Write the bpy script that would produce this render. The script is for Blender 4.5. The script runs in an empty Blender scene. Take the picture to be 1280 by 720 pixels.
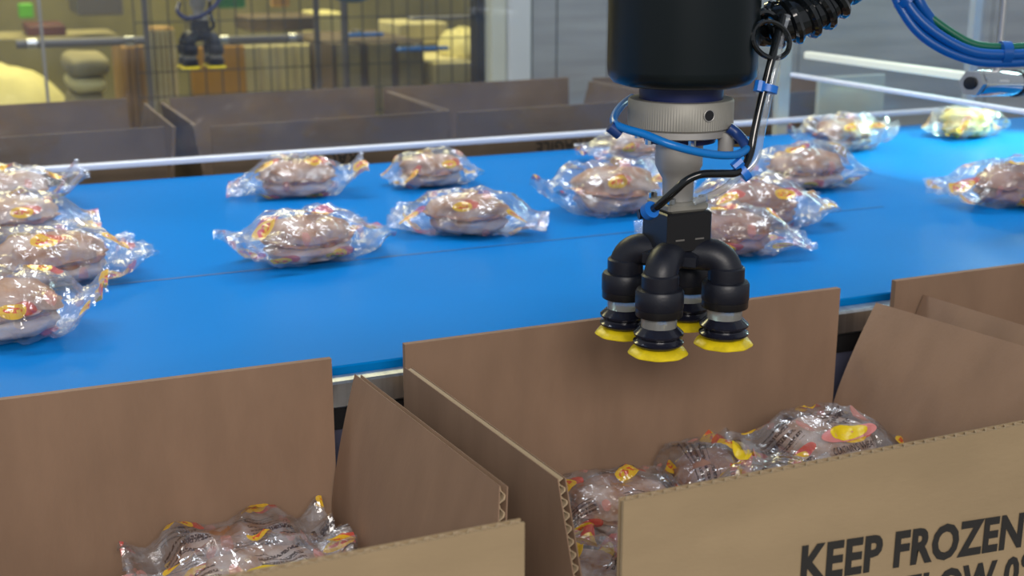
import bpy, math, random
from mathutils import Vector, Matrix, noise

# ------------------------------------------------------------------ camera, world, lights, exposure
scene = bpy.context.scene
COL = scene.collection
F = 1600.0                                   # focal length in pixels of a 1280 px wide frame
PITCH = math.atan(439 / F)
YAW = math.radians(66.4)                     # heading, measured from the belt direction (+X)
CAM = Vector((-0.46, -1.053, 1.269))
FW = Vector((math.cos(YAW) * math.cos(PITCH), math.sin(YAW) * math.cos(PITCH), -math.sin(PITCH)))
RT = Vector((math.sin(YAW), -math.cos(YAW), 0))
DN = FW.cross(RT)
cd = bpy.data.cameras.new('camera'); cam = bpy.data.objects.new('camera', cd); COL.objects.link(cam)
cd.sensor_width = 36; cd.lens = F / 1280 * 36; cd.clip_start = 0.02; cd.clip_end = 60
cam.matrix_world = Matrix((( RT.x, -DN.x, -FW.x, CAM.x), (RT.y, -DN.y, -FW.y, CAM.y), (RT.z, -DN.z, -FW.z, CAM.z), (0, 0, 0, 1)))
cd.dof.use_dof = True; cd.dof.focus_distance = 1.02; cd.dof.aperture_fstop = 9.0
scene.camera = cam

def at(px, py, ax, val):
    "world point seen at a pixel of the 1280x720 photograph, on the plane axis = val"
    d = FW * F + RT * (px - 640) + DN * (py - 360)
    t = (val - CAM[ax]) / d[ax]
    return CAM + d * t
def dep(px, py, z):
    return CAM + (FW * F + RT * (px - 640) + DN * (py - 360)) * (z / F)

w = bpy.data.worlds.new('hall'); scene.world = w; w.use_nodes = True
w.node_tree.nodes['Background'].inputs[0].default_value = (0.80, 0.84, 0.90, 1)
w.node_tree.nodes['Background'].inputs[1].default_value = 0.44
def area(name, loc, target, sx, sy, power, col):
    l = bpy.data.lights.new(name, 'AREA'); l.shape = 'RECTANGLE'; l.size = sx; l.size_y = sy; l.energy = power; l.color = col
    o = bpy.data.objects.new(name, l); COL.objects.link(o); o.location = loc
    o.rotation_euler = (Vector(target) - Vector(loc)).to_track_quat('-Z', 'Y').to_euler(); return o
area('front_fill_light', (-0.7, -2.4, 2.1), (-0.2, -0.2, 0.9), 1.6, 0.5, 38, (1.0, 0.93, 0.86))  # unseen fill low behind the camera, placed to light the front flaps
area('ceiling_light_belt', (0.1, 0.85, 2.9), (0.1, 0.5, 0.9), 2.0, 0.35, 44, (0.86, 0.93, 1.0))
area('belt_sheen_light', (2.75, 1.75, 1.75), (1.3, 0.75, 0.9), 1.0, 0.16, 11, (0.70, 1.0, 0.96))  # lamp out of view, added for a teal sheen along the belt
area('ceiling_light_hall', (0.2, 4.6, 3.6), (0.2, 4.4, 0.6), 3.0, 1.2, 165, (1.0, 0.88, 0.42))
def spot(name, loc, target, power, col, angle, blend=0.6, r=0.03):
    l = bpy.data.lights.new(name, 'SPOT'); l.energy = power; l.color = col; l.spot_size = math.radians(angle); l.spot_blend = blend; l.shadow_soft_size = r
    o = bpy.data.objects.new(name, l); COL.objects.link(o); o.location = loc
    o.rotation_euler = (Vector(target) - Vector(loc)).to_track_quat('-Z', 'Y').to_euler(); return o
spot('belt_teal_spot', (1.75, 0.62, 1.55), (1.28, 0.66, 0.9), 95, (0.6, 1.0, 0.78), 44)  # added spot that pools teal light on the right of the belt
scene.view_settings.view_transform = 'Standard'; scene.view_settings.look = 'None'
scene.view_settings.gamma = 1.0; scene.view_settings.exposure = 0.0
scene.view_settings.use_curve_mapping = False
scene.cycles.transparent_max_bounces = 24
scene.cycles.max_bounces = 10

# ------------------------------------------------------------------ materials
M = {}
def mat(name, col, rough=0.5, metal=0.0, var=0.0, vscale=8.0, bump=0.0, bscale=200.0, stretch=(1, 1, 1), col2=None, coat=0.0, trans=0.0, alpha=1.0, spec=0.5):
    m = bpy.data.materials.new(name); m.use_nodes = True
    nt = m.node_tree; b = nt.nodes['Principled BSDF']
    b.inputs['Base Color'].default_value = (*col, 1); b.inputs['Roughness'].default_value = rough; b.inputs['Metallic'].default_value = metal
    b.inputs['Coat Weight'].default_value = coat; b.inputs['Transmission Weight'].default_value = trans; b.inputs['Alpha'].default_value = alpha
    b.inputs['Specular IOR Level'].default_value = spec
    tc = nt.nodes.new('ShaderNodeTexCoord'); mp = nt.nodes.new('ShaderNodeMapping'); mp.inputs['Scale'].default_value = stretch
    nt.links.new(tc.outputs['Object'], mp.inputs['Vector'])
    if var or col2:
        n = nt.nodes.new('ShaderNodeTexNoise'); n.inputs['Scale'].default_value = vscale; n.inputs['Detail'].default_value = 5
        nt.links.new(mp.outputs[0], n.inputs['Vector'])
        r = nt.nodes.new('ShaderNodeValToRGB')
        c2 = col2 if col2 else tuple(min(1, c * (1 + var)) for c in col)
        c1 = col if col2 else tuple(c * (1 - var) for c in col)
        r.color_ramp.elements[0].position = 0.36; r.color_ramp.elements[1].position = 0.64
        r.color_ramp.elements[0].color = (*c1, 1); r.color_ramp.elements[1].color = (*c2, 1)
        nt.links.new(n.outputs['Fac'], r.inputs[0]); nt.links.new(r.outputs[0], b.inputs['Base Color'])
    if bump:
        n2 = nt.nodes.new('ShaderNodeTexNoise'); n2.inputs['Scale'].default_value = bscale; n2.inputs['Detail'].default_value = 3
        nt.links.new(mp.outputs[0], n2.inputs['Vector'])
        bp = nt.nodes.new('ShaderNodeBump'); bp.inputs['Strength'].default_value = bump; bp.inputs['Distance'].default_value = 0.002
        nt.links.new(n2.outputs['Fac'], bp.inputs['Height']); nt.links.new(bp.outputs[0], b.inputs['Normal'])
    M[name] = m
    return m
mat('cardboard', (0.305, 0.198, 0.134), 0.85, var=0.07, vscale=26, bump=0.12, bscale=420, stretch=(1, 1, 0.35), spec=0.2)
mat('cardboard_pale', (0.365, 0.268, 0.158), 0.85, var=0.07, vscale=22, bump=0.12, bscale=420, stretch=(0.4, 1, 1), spec=0.2)  # paler board tone, used on the front flaps alone
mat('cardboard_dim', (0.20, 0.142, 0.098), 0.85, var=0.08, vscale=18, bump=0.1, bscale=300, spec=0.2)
mat('kraft_medium', (0.46, 0.35, 0.225), 0.9)
mat('ink', (0.022, 0.02, 0.018), 0.7)
mat('belt', (0.0010, 0.178, 0.52), 0.32, var=0.05, vscale=2.2, bump=0.03, bscale=900, spec=0.03)
mat('belt_seam', (0.002, 0.085, 0.27), 0.4)
mat('steel', (0.56, 0.57, 0.58), 0.32, 1.0, var=0.12, vscale=4, bump=0.08, bscale=60, stretch=(30, 1, 1))
mat('steel_wall', (0.46, 0.465, 0.47), 0.45, 0.45, var=0.14, vscale=1.7, bump=0.05, bscale=50, stretch=(1, 1, 12))
mat('dark_metal', (0.035, 0.036, 0.04), 0.45, 0.6)
mat('panel_blue', (0.16, 0.17, 0.27), 0.5, 0.3, var=0.12, vscale=30)
mat('aluminium', (0.44, 0.43, 0.41), 0.5, 0.45, var=0.06, vscale=40)
mat('alu_matt', (0.33, 0.32, 0.285), 0.55, 0.3, var=0.05, vscale=60)
mat('black_gloss', (0.006, 0.008, 0.010), 0.10, coat=0.3)
mat('black_shell', (0.004, 0.008, 0.010), 0.30, spec=0.35)
mat('black_rubber', (0.010, 0.012, 0.021), 0.42, bump=0.06, bscale=500)
mat('black_bellows', (0.012, 0.013, 0.024), 0.16)
mat('black_plastic', (0.010, 0.010, 0.012), 0.34)
mat('navy', (0.006, 0.014, 0.085), 0.4)
mat('blue_tube', (0.003, 0.19, 0.62), 0.28)
mat('blue_tie', (0.01, 0.17, 0.66), 0.35)
mat('blue_dark', (0.01, 0.045, 0.20), 0.35)
mat('blue_cable', (0.001, 0.10, 0.42), 0.32)
mat('green_cable', (0.004, 0.14, 0.075), 0.35)
mat('yellow_lip', (0.86, 0.66, 0.012), 0.35, var=0.12, vscale=120)
mat('white_trim', (0.80, 0.82, 0.90), 0.4)
mat('white_paint', (0.72, 0.74, 0.74), 0.45, var=0.04, vscale=6)
mat('cream_paint', (0.70, 0.72, 0.60), 0.5, var=0.04, vscale=6)
mat('grey_floor', (0.25, 0.24, 0.20), 0.6, var=0.2, vscale=3)
mat('hall_wall', (0.27, 0.24, 0.10), 0.8, var=0.25, vscale=1.6)
mat('fence_wire', (0.10, 0.10, 0.09), 0.5, 0.5)
mat('orange_sheet', (0.62, 0.30, 0.02), 0.6, var=0.15, vscale=5)
mat('orange_wood', (0.42, 0.25, 0.08), 0.7, var=0.25, vscale=9, stretch=(6, 1, 0.6))
mat('cream_cloth', (0.72, 0.66, 0.30), 0.8, var=0.10, vscale=7, bump=0.3, bscale=30)
mat('olive_sack', (0.34, 0.30, 0.15), 0.8, var=0.2, vscale=9, bump=0.3, bscale=30)
mat('maroon', (0.14, 0.05, 0.045), 0.5)
mat('signal_green', (0.14, 0.56, 0.03), 0.5)
mat('deep_green', (0.02, 0.19, 0.06), 0.5)
mat('brown_machine', (0.13, 0.095, 0.055), 0.6, var=0.2, vscale=5)
mat('pale_carton', (0.62, 0.56, 0.30), 0.8, var=0.12, vscale=5)
mat('teal_paint', (0.005, 0.11, 0.20), 0.35)
mat('grey_paint', (0.19, 0.18, 0.17), 0.45, 0.3)
mat('print_dark', (0.05, 0.028, 0.03), 0.5)
mat('print_yellow', (0.90, 0.66, 0.01), 0.35)
mat('print_red', (0.72, 0.05, 0.06), 0.35)
mat('print_pink', (0.75, 0.28, 0.27), 0.4)
mat('bun', (0.36, 0.16, 0.07), 0.6, col2=(0.62, 0.45, 0.35), vscale=30, bump=0.2, bscale=150)
mat('bun_pale', (0.46, 0.27, 0.17), 0.6, col2=(0.68, 0.58, 0.52), vscale=26, bump=0.2, bscale=150)
mat('bun_dark', (0.27, 0.12, 0.08), 0.55, col2=(0.42, 0.22, 0.13), vscale=26, bump=0.2, bscale=150)
mat('meat', (0.28, 0.09, 0.05), 0.45, col2=(0.48, 0.25, 0.13), vscale=60, bump=0.3, bscale=150)
mat('egg', (0.88, 0.62, 0.10), 0.45, col2=(0.92, 0.80, 0.42), vscale=30)
mat('clear_ring', (0.55, 0.56, 0.54), 0.15, trans=0.6)
led = mat('led_strip', (1.0, 0.95, 0.80), 0.4)
led.node_tree.nodes['Principled BSDF'].inputs['Emission Color'].default_value = (1.0, 0.93, 0.72, 1)
led.node_tree.nodes['Principled BSDF'].inputs['Emission Strength'].default_value = 0.35
mat('chrome', (0.66, 0.68, 0.70), 0.12, 1.0)

def glass_mat(name, gloss, haze, tint):
    m = bpy.data.materials.new(name); m.use_nodes = True; nt = m.node_tree; N = nt.nodes; L = nt.links
    for n in list(N): N.remove(n)
    out = N.new('ShaderNodeOutputMaterial'); tr = N.new('ShaderNodeBsdfTransparent'); tr.inputs[0].default_value = (*tint, 1)
    gl = N.new('ShaderNodeBsdfGlossy'); gl.inputs['Roughness'].default_value = 0.06; gl.inputs[0].default_value = (0.95, 0.97, 1, 1)
    df = N.new('ShaderNodeBsdfDiffuse'); df.inputs[0].default_value = (0.62, 0.66, 0.74, 1)
    nz = N.new('ShaderNodeTexNoise'); nz.inputs['Scale'].default_value = 2.3; nz.inputs['Detail'].default_value = 6
    tc = N.new('ShaderNodeTexCoord'); L.new(tc.outputs['Object'], nz.inputs['Vector'])
    mr = N.new('ShaderNodeMapRange'); mr.inputs[1].default_value = 0.3; mr.inputs[2].default_value = 0.7; mr.inputs[3].default_value = haze * 0.5; mr.inputs[4].default_value = haze * 1.5
    L.new(nz.outputs['Fac'], mr.inputs[0])
    m1 = N.new('ShaderNodeMixShader'); m2 = N.new('ShaderNodeMixShader')
    fr = N.new('ShaderNodeLayerWeight'); fr.inputs[0].default_value = 0.5
    pw = N.new('ShaderNodeMath'); pw.operation = 'POWER'; pw.inputs[1].default_value = 4.0; L.new(fr.outputs['Facing'], pw.inputs[0])
    ml = N.new('ShaderNodeMath'); ml.operation = 'MULTIPLY_ADD'; ml.inputs[1].default_value = gloss * 0.5; ml.inputs[2].default_value = gloss * 0.03; L.new(pw.outputs[0], ml.inputs[0])
    L.new(mr.outputs[0], m1.inputs[0]); L.new(tr.outputs[0], m1.inputs[1]); L.new(df.outputs[0], m1.inputs[2])
    L.new(ml.outputs[0], m2.inputs[0]); L.new(m1.outputs[0], m2.inputs[1]); L.new(gl.outputs[0], m2.inputs[2])
    L.new(m2.outputs[0], out.inputs[0]); M[name] = m
glass_mat('guard_glass', 0.8, 0.022, (0.93, 0.94, 0.95))
glass_mat('clear_sheet', 1.0, 0.05, (0.95, 0.97, 0.97))
glass_mat('clear_tube', 3.0, 0.22, (0.92, 0.95, 0.95))

def film_mat(name, tile, amount, small):
    "crinkled clear packaging film with a repeating yellow and red printed oval and lines of small print"
    m = bpy.data.materials.new(name); m.use_nodes = True; nt = m.node_tree; N = nt.nodes; L = nt.links
    for n in list(N): N.remove(n)
    def math_(op, a, b=None, clamp=False):
        n = N.new('ShaderNodeMath'); n.operation = op; n.use_clamp = clamp
        for i, v in enumerate((a, b)):
            if v is None: continue
            if isinstance(v, (int, float)): n.inputs[i].default_value = v
            else: L.new(v, n.inputs[i])
        return n.outputs[0]
    out = N.new('ShaderNodeOutputMaterial')
    uv = N.new('ShaderNodeUVMap'); uv.uv_map = 'film'
    oi = N.new('ShaderNodeObjectInfo')
    sep = N.new('ShaderNodeSeparateXYZ'); L.new(uv.outputs[0], sep.inputs[0])
    u = math_('ADD', math_('DIVIDE', sep.outputs[0], tile[0]), oi.outputs['Random'])
    v = math_('ADD', math_('DIVIDE', sep.outputs[1], tile[1]), math_('MULTIPLY', oi.outputs['Random'], 7.31))
    fu = math_('SUBTRACT', math_('FRACT', u), 0.5); fv = math_('SUBTRACT', math_('FRACT', v), 0.5)
    def ell(cx, cy, rx, ry):
        a = math_('DIVIDE', math_('SUBTRACT', fu, cx), rx); b = math_('DIVIDE', math_('SUBTRACT', fv, cy), ry)
        return math_('ADD', math_('MULTIPLY', a, a), math_('MULTIPLY', b, b))
    e = ell(-0.10, 0.16, 0.19, 0.12)
    yel = math_('LESS_THAN', e, 1.0)
    wob = N.new('ShaderNodeTexNoise'); wob.inputs['Scale'].default_value = 260; L.new(uv.outputs[0], wob.inputs['Vector'])
    redin = math_('MULTIPLY', math_('LESS_THAN', ell(-0.10, 0.16, 0.13, 0.05), 1.0), math_('GREATER_THAN', wob.outputs['Fac'], 0.47))
    e2 = ell(0.02, 0.12, 0.20, 0.11); red = math_('LESS_THAN', e2, 1.0)
    pk = math_('LESS_THAN', ell(0.33, -0.20, 0.07, 0.13), 1.0)
    # small print: rows broken by noise
    row = math_('GREATER_THAN', math_('SINE', math_('MULTIPLY', fv, 75.0)), -0.1)
    brk = N.new('ShaderNodeTexNoise'); brk.inputs['Scale'].default_value = 900; L.new(uv.outputs[0], brk.inputs['Vector'])
    box = math_('MULTIPLY', math_('LESS_THAN', math_('ABSOLUTE', math_('ADD', fu, 0.10)), 0.27), math_('LESS_THAN', math_('ABSOLUTE', math_('ADD', fv, 0.24)), 0.16))
    txt = math_('MULTIPLY', math_('MULTIPLY', row, math_('GREATER_THAN', brk.outputs['Fac'], 0.46)), math_('MULTIPLY', box, small))
    def mixc(f, a, b):
        n = N.new('ShaderNodeMix'); n.data_type = 'RGBA'; L.new(f, n.inputs[0])
        for i, c in ((6, a), (7, b)):
            if isinstance(c, tuple): n.inputs[i].default_value = (*c, 1)
            else: L.new(c, n.inputs[i])
        return n.outputs[2]
    c = mixc(txt, (0.80, 0.80, 0.84), (0.05, 0.03, 0.03))
    c = mixc(pk, c, (0.80, 0.34, 0.30)); c = mixc(red, c, (0.70, 0.09, 0.07)); c = mixc(yel, c, (0.86, 0.52, 0.03)); c = mixc(redin, c, (0.72, 0.10, 0.03))
    ink = math_('MAXIMUM', math_('MAXIMUM', yel, math_('MULTIPLY', red, 0.8)), math_('MAXIMUM', math_('MULTIPLY', pk, 0.6), txt))
    ink = math_('MULTIPLY', ink, amount)
    hz = N.new('ShaderNodeTexNoise'); hz.inputs['Scale'].default_value = 45; hz.inputs['Detail'].default_value = 4; L.new(uv.outputs[0], hz.inputs['Vector'])
    haze = math_('MULTIPLY', math_('SUBTRACT', hz.outputs['Fac'], 0.36, True), 0.75)  # random whitish patches: milky film, with its broad highlights painted in
    opq = math_('MAXIMUM', ink, haze)
    tr = N.new('ShaderNodeBsdfTransparent'); tr.inputs[0].default_value = (0.96, 0.96, 0.97, 1)
    df = N.new('ShaderNodeBsdfDiffuse'); L.new(c, df.inputs[0])
    gl = N.new('ShaderNodeBsdfGlossy'); gl.inputs['Roughness'].default_value = 0.14; gl.inputs[0].default_value = (1, 1, 1, 1)
    fr = N.new('ShaderNodeLayerWeight'); fr.inputs[0].default_value = 0.5
    gf = math_('ADD', math_('MULTIPLY', math_('POWER', fr.outputs['Facing'], 3.0), 0.6), 0.085, True)
    bp = N.new('ShaderNodeBump'); bp.inputs['Strength'].default_value = 0.55; bp.inputs['Distance'].default_value = 0.004
    wv = N.new('ShaderNodeTexNoise'); wv.inputs['Scale'].default_value = 75; wv.inputs['Detail'].default_value = 2; wv.inputs['Distortion'].default_value = 1.2
    L.new(uv.outputs[0], wv.inputs['Vector']); L.new(wv.outputs['Fac'], bp.inputs['Height'])
    L.new(bp.outputs[0], gl.inputs['Normal'])
    m1 = N.new('ShaderNodeMixShader'); m2 = N.new('ShaderNodeMixShader')
    L.new(opq, m1.inputs[0]); L.new(tr.outputs[0], m1.inputs[1]); L.new(df.outputs[0], m1.inputs[2])
    L.new(gf, m2.inputs[0]); L.new(m1.outputs[0], m2.inputs[1]); L.new(gl.outputs[0], m2.inputs[2])
    L.new(m2.outputs[0], out.inputs[0]); M[name] = m
film_mat('film', (0.070, 0.072), 0.72, 0.12)
film_mat('film_box', (0.070, 0.060), 0.88, 1.0)

# ------------------------------------------------------------------ mesh helpers
class MB:
    def __init__(s): s.v = []; s.f = []
    def quad(s, a, b, c, d):
        i = len(s.v); s.v += [tuple(a), tuple(b), tuple(c), tuple(d)]; s.f.append((i, i + 1, i + 2, i + 3))
    def hexa(s, p):                                   # p: 4 bottom, 4 top, same order
        i = len(s.v); s.v += [tuple(q) for q in p]
        for q in ((3, 2, 1, 0), (4, 5, 6, 7), (0, 1, 5, 4), (1, 2, 6, 5), (2, 3, 7, 6), (3, 0, 4, 7)): s.f.append(tuple(i + k for k in q))
    def box(s, x0, x1, y0, y1, z0, z1):
        s.hexa([(x0, y0, z0), (x1, y0, z0), (x1, y1, z0), (x0, y1, z0), (x0, y0, z1), (x1, y0, z1), (x1, y1, z1), (x0, y1, z1)])
    def bevel_box(s, x0, x1, y0, y1, z0, z1, b):
        prof = [(b, 0), (0, b)]
        rings = []
        for (ins, z) in ((b, z0), (0, z0 + b), (0, z1 - b), (b, z1)):
            X0, X1, Y0, Y1 = x0 + ins, x1 - ins, y0 + ins, y1 - ins
            rings.append([(X0 + b, Y0, z), (X1 - b, Y0, z), (X1, Y0 + b, z), (X1, Y1 - b, z), (X1 - b, Y1, z), (X0 + b, Y1, z), (X0, Y1 - b, z), (X0, Y0 + b, z)])
        s.rings(rings)
    def rings(s, rings, cap=True, closed=True):
        i = len(s.v); n = len(rings[0])
        for r in rings: s.v += [tuple(q) for q in r]
        for k in range(len(rings) - 1):
            for j in range(n if closed else n - 1):
                a = i + k * n + j; b = i + k * n + (j + 1) % n
                s.f.append((a, b, b + n, a + n))
        if cap:
            s.f.append(tuple(i + j for j in reversed(range(n)))); s.f.append(tuple(i + (len(rings) - 1) * n + j for j in range(n)))
    def lathe(s, prof, n=32, c=(0, 0, 0), mod=None, cap=True):
        rr = []
        for (r, z) in prof:
            ring = []
            for j in range(n):
                a = 2 * math.pi * j / n; q = r * (mod(j) if mod else 1)
                ring.append((c[0] + q * math.cos(a), c[1] + q * math.sin(a), c[2] + z))
            rr.append(ring)
        s.rings(rr, cap)
    def tube(s, pts, r, n=12, cap=True, rad=None):
        pts = [Vector(p) for p in pts]; rr = []; prev = None
        for k, p in enumerate(pts):
            t = (pts[min(k + 1, len(pts) - 1)] - pts[max(k - 1, 0)]).normalized()
            if prev is None:
                a = Vector((0, 0, 1)) if abs(t.z) < 0.9 else Vector((1, 0, 0)); u = t.cross(a).normalized()
            else: u = (prev - t * prev.dot(t)).normalized()
            prev = u; v = t.cross(u); q = rad[k] if rad else r
            rr.append([p + (u * math.cos(2 * math.pi * j / n) + v * math.sin(2 * math.pi * j / n)) * q for j in range(n)])
        s.rings(rr, cap)
    def build(s, name, material, parent=None, smooth=False, angle=40):
        me = bpy.data.meshes.new(name); me.from_pydata(s.v, [], s.f); me.materials.append(M[material])
        if smooth:
            me.polygons.foreach_set('use_smooth', [True] * len(me.polygons))
            me.set_sharp_from_angle(angle=math.radians(angle))
        me.update()
        o = bpy.data.objects.new(name, me); COL.objects.link(o)
        if parent: o.parent = parent; o.matrix_parent_inverse = parent_inv(parent)
        return o
def wm(o):
    m = Matrix.LocRotScale(o.location, o.rotation_euler, o.scale)
    return (wm(o.parent) @ o.matrix_parent_inverse @ m) if o.parent else m
def parent_inv(p): return wm(p).inverted()            # parts are written in world coordinates
def spline(pts, k=6):
    pts = [Vector(p) for p in pts]; out = []
    for i in range(len(pts) - 1):
        p0 = pts[max(i - 1, 0)]; p1 = pts[i]; p2 = pts[i + 1]; p3 = pts[min(i + 2, len(pts) - 1)]
        for j in range(k):
            t = j / k
            out.append(0.5 * ((2 * p1) + (p2 - p0) * t + (2 * p0 - 5 * p1 + 4 * p2 - p3) * t * t + (3 * p1 - p0 - 3 * p2 + p3) * t ** 3))
    return out + [pts[-1]]
def tag(o, label, cat=None, group=None, kind=None):
    if label: o['label'] = label
    if cat: o['category'] = cat
    if group: o['group'] = group
    if kind: o['kind'] = kind
    return o
def thing(name, label, cat, loc, group=None, rz=0.0):
    o = bpy.data.objects.new(name, None); COL.objects.link(o); o.empty_display_size = 0.05
    o.location = loc; o.rotation_euler = (0, 0, rz)
    return tag(o, label, cat, group)
def copy_tree(o, parent=None):
    c = o.copy(); COL.objects.link(c)
    if parent: c.parent = parent; c.matrix_parent_inverse = o.matrix_parent_inverse.copy()
    for ch in [x for x in ALL_CHILDREN(o)]: copy_tree(ch, c)
    return c
def ALL_CHILDREN(o): return [x for x in bpy.data.objects if x.parent == o]
def text_mesh(s, size, bold=0.0, xs=1.0):
    cu = bpy.data.curves.new('lettering', 'FONT'); cu.body = s; cu.size = size; cu.offset = bold; cu.resolution_u = 3; cu.space_character = 1.06
    o = bpy.data.objects.new('lettering', cu); COL.objects.link(o)
    bpy.context.view_layer.update()
    me = bpy.data.meshes.new_from_object(o.evaluated_get(bpy.context.evaluated_depsgraph_get()))
    bpy.data.objects.remove(o); bpy.data.curves.remove(cu)
    for v in me.vertices: v.co.x *= xs
    return me

# ------------------------------------------------------------------ the setting
b = MB(); b.box(-5, 8, -5, 9, -0.05, 0.0)
tag(b.build('floor', 'grey_floor'), None, kind='structure')
b = MB(); b.box(-5, 8, 8.0, 8.1, 0.0, 3.6)
tag(b.build('wall_back', 'hall_wall'), None, kind='structure')
# stainless enclosure wall on the right, made of separate sheets
YW = 2.3
wall = MB(); wall.box(at(664, 40, 1, YW).x, 5.2, YW + 0.012, YW + 0.05, 0.0, 2.6)
wall = tag(wall.build('wall_right', 'dark_metal'), None, kind='structure')
def xat(px, Y): return at(px, 40, 1, Y).x
edges = [xat(665, YW), xat(696, YW), xat(760, YW), xat(1000, YW), xat(1239, YW), 3.8, 5.2]
for i in range(len(edges) - 1):
    b = MB(); b.box(edges[i] + 0.003, edges[i + 1] - 0.003, YW, YW + 0.012, 0.02, 2.6)
    b.build('steel_panel', 'steel_wall', wall)

# ------------------------------------------------------------------ conveyor
cv = thing('belt_conveyor', 'wide conveyor with a bright blue belt between the cartons', 'conveyor', (0.5, 0.5, 0))
b = MB(); X0, X1 = -1.6, 3.4
rr = []
for (z, y0, y1) in ((0.885, 0.0, 1.0), (0.8985, 0.0, 1.0), (0.90, 0.0015, 0.9985)):
    rr.append([(X0, y0, z), (X1, y0, z), (X1, y1, z), (X0, y1, z)])
b.rings(rr); b.build('belt', 'belt', cv)
b = MB(); b.box(X0, 0.735, 0.3655, 0.3700, 0.8995, 0.9004); b.build('belt_seam', 'belt_seam', cv)
for s, (y0, y1) in ((0, (-0.022, -0.002)), (1, (1.002, 1.012))):
    b = MB(); b.bevel_box(X0, X1, y0, y1, 0.868 if s == 0 else 0.84, 0.893 if s == 0 else 0.888, 0.002); b.build('side_rail', 'steel', cv)
b = MB(); b.box(X0, X1, 0.01, 0.99, 0.872, 0.884); b.build('slider_bed', 'dark_metal', cv)
b = MB(); b.box(X0, X1, -0.012, -0.002, 0.845, 0.866); b.build('gap_band', 'dark_metal', cv)  # dark strip in place of the shaded gap under the rail
b = MB(); b.box(X0, X1, -0.008, 0.004, 0.55, 0.846); b.build('side_panel', 'panel_blue', cv)
for x in (-1.3, 0.4, 2.2, 3.2):
    for y in (0.06, 0.90):
        b = MB(); b.box(x, x + 0.05, y, y + 0.05, 0.0, 0.875); b.build('leg', 'steel', cv)

# shelves that carry the cartons
for nm, lab, (y0, y1) in (('carton_shelf', 'steel shelf carrying the open cartons in front of the belt', (-0.62, -0.03)), ('carton_shelf', 'steel shelf carrying the cartons behind the belt', (1.06, 1.70))):
    sh = thing(nm, lab, 'shelf', (0.3, y0, 0))
    b = MB(); xe = 1.0 if y0 < 0 else 2.6; b.box(-1.5, xe, y0, y1, 0.665, 0.69); b.build('deck', 'steel', sh)
    for x in (-1.4, 0.3, xe - 0.06):
        for y in (y0 + 0.03, y1 - 0.07):
            b = MB(); b.box(x, x + 0.04, y, y + 0.04, 0.0, 0.665); b.build('leg', 'steel', sh)

# ------------------------------------------------------------------ cartons
T = 0.0064
def board(b, P00, P10, P11, P01, t=T, flute=None, pitch=0.0085, w=None):
    "corrugated board between four corners; flute None = closed edge, 'v' = flutes up, 'u' = flutes along"
    P00, P10, P11, P01 = map(Vector, (P00, P10, P11, P01))
    n = (P10 - P00).cross(P01 - P00).normalized()
    if not flute:
        b.hexa([P00 - n * t / 2, P10 - n * t / 2, P10 + n * t / 2, P00 + n * t / 2, P01 - n * t / 2, P11 - n * t / 2, P11 + n * t / 2, P01 + n * t / 2]); return
    lt = 0.0008
    for o in (-t / 2, t / 2 - lt):
        b.hexa([P00 + n * o, P10 + n * o, P10 + n * (o + lt), P00 + n * (o + lt), P01 + n * o, P11 + n * o, P11 + n * (o + lt), P01 + n * (o + lt)])
    bl = lambda s, q: (P00 * (1 - s) + P10 * s) * (1 - q) + (P01 * (1 - s) + P11 * s) * q
    ln = (P10 - P00).length if flute == 'v' else (P01 - P00).length
    k = max(8, int(ln / pitch * 4)); amp = t / 2 - lt * 0.8
    for i in range(k):
        s0, s1 = i / k, (i + 1) / k
        o0 = n * amp * math.sin(math.pi / 2 * i + 0.6); o1 = n * amp * math.sin(math.pi / 2 * (i + 1) + 0.6)
        if flute == 'v':
            a, c, d, e = bl(s0, 0) + o0, bl(s1, 0) + o1, bl(s1, 0.999) + o1, bl(s0, 0.999) + o0
        else:
            a, c, d, e = bl(0.002, s0) + o0, bl(0.998, s0) + o0, bl(0.998, s1) + o1, bl(0.002, s1) + o1
        th = n * 0.0006
        w.hexa([a - th, c - th, c + th, a + th, e - th, d - th, d + th, e + th])
def bent_board(b, w, la, lb, ha, hb, t=T, pitch=0.0085):
    "side flap that stands upright at its fold and then curves outwards; flutes run along it"
    def prof(lo, hi, q):
        p = lo.lerp(hi, q); e = max(0.0, (q - 0.12) / 0.88) ** 1.35; p.x = lo.x + (hi.x - lo.x) * e; return p
    def row(q):
        a, c = prof(la, ha, q), prof(lb, hb, q); up = prof(la, ha, min(1, q + 0.02)) - prof(la, ha, max(0, q - 0.02))
        return a, c, (c - a).cross(up).normalized()
    lt = 0.0008; R = [row(i / 12) for i in range(13)]
    for o in (-t / 2, t / 2 - lt):
        b.rings([[a + n * o, c + n * o, c + n * (o + lt), a + n * (o + lt)] for a, c, n in R])
    k = int((ha - la).length / pitch * 4); amp = t / 2 - lt * 0.8; th = 0.0006; rr = []
    for i in range(k + 1):
        a, c, n = row(i / k * 0.994 + 0.003); o = amp * math.sin(math.pi / 2 * i + 0.6); d = (c - a) * 0.006
        rr.append([a + d + n * (o - th), c - d + n * (o - th), c - d + n * (o + th), a + d + n * (o + th)])
    w.rings(rr)
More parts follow.
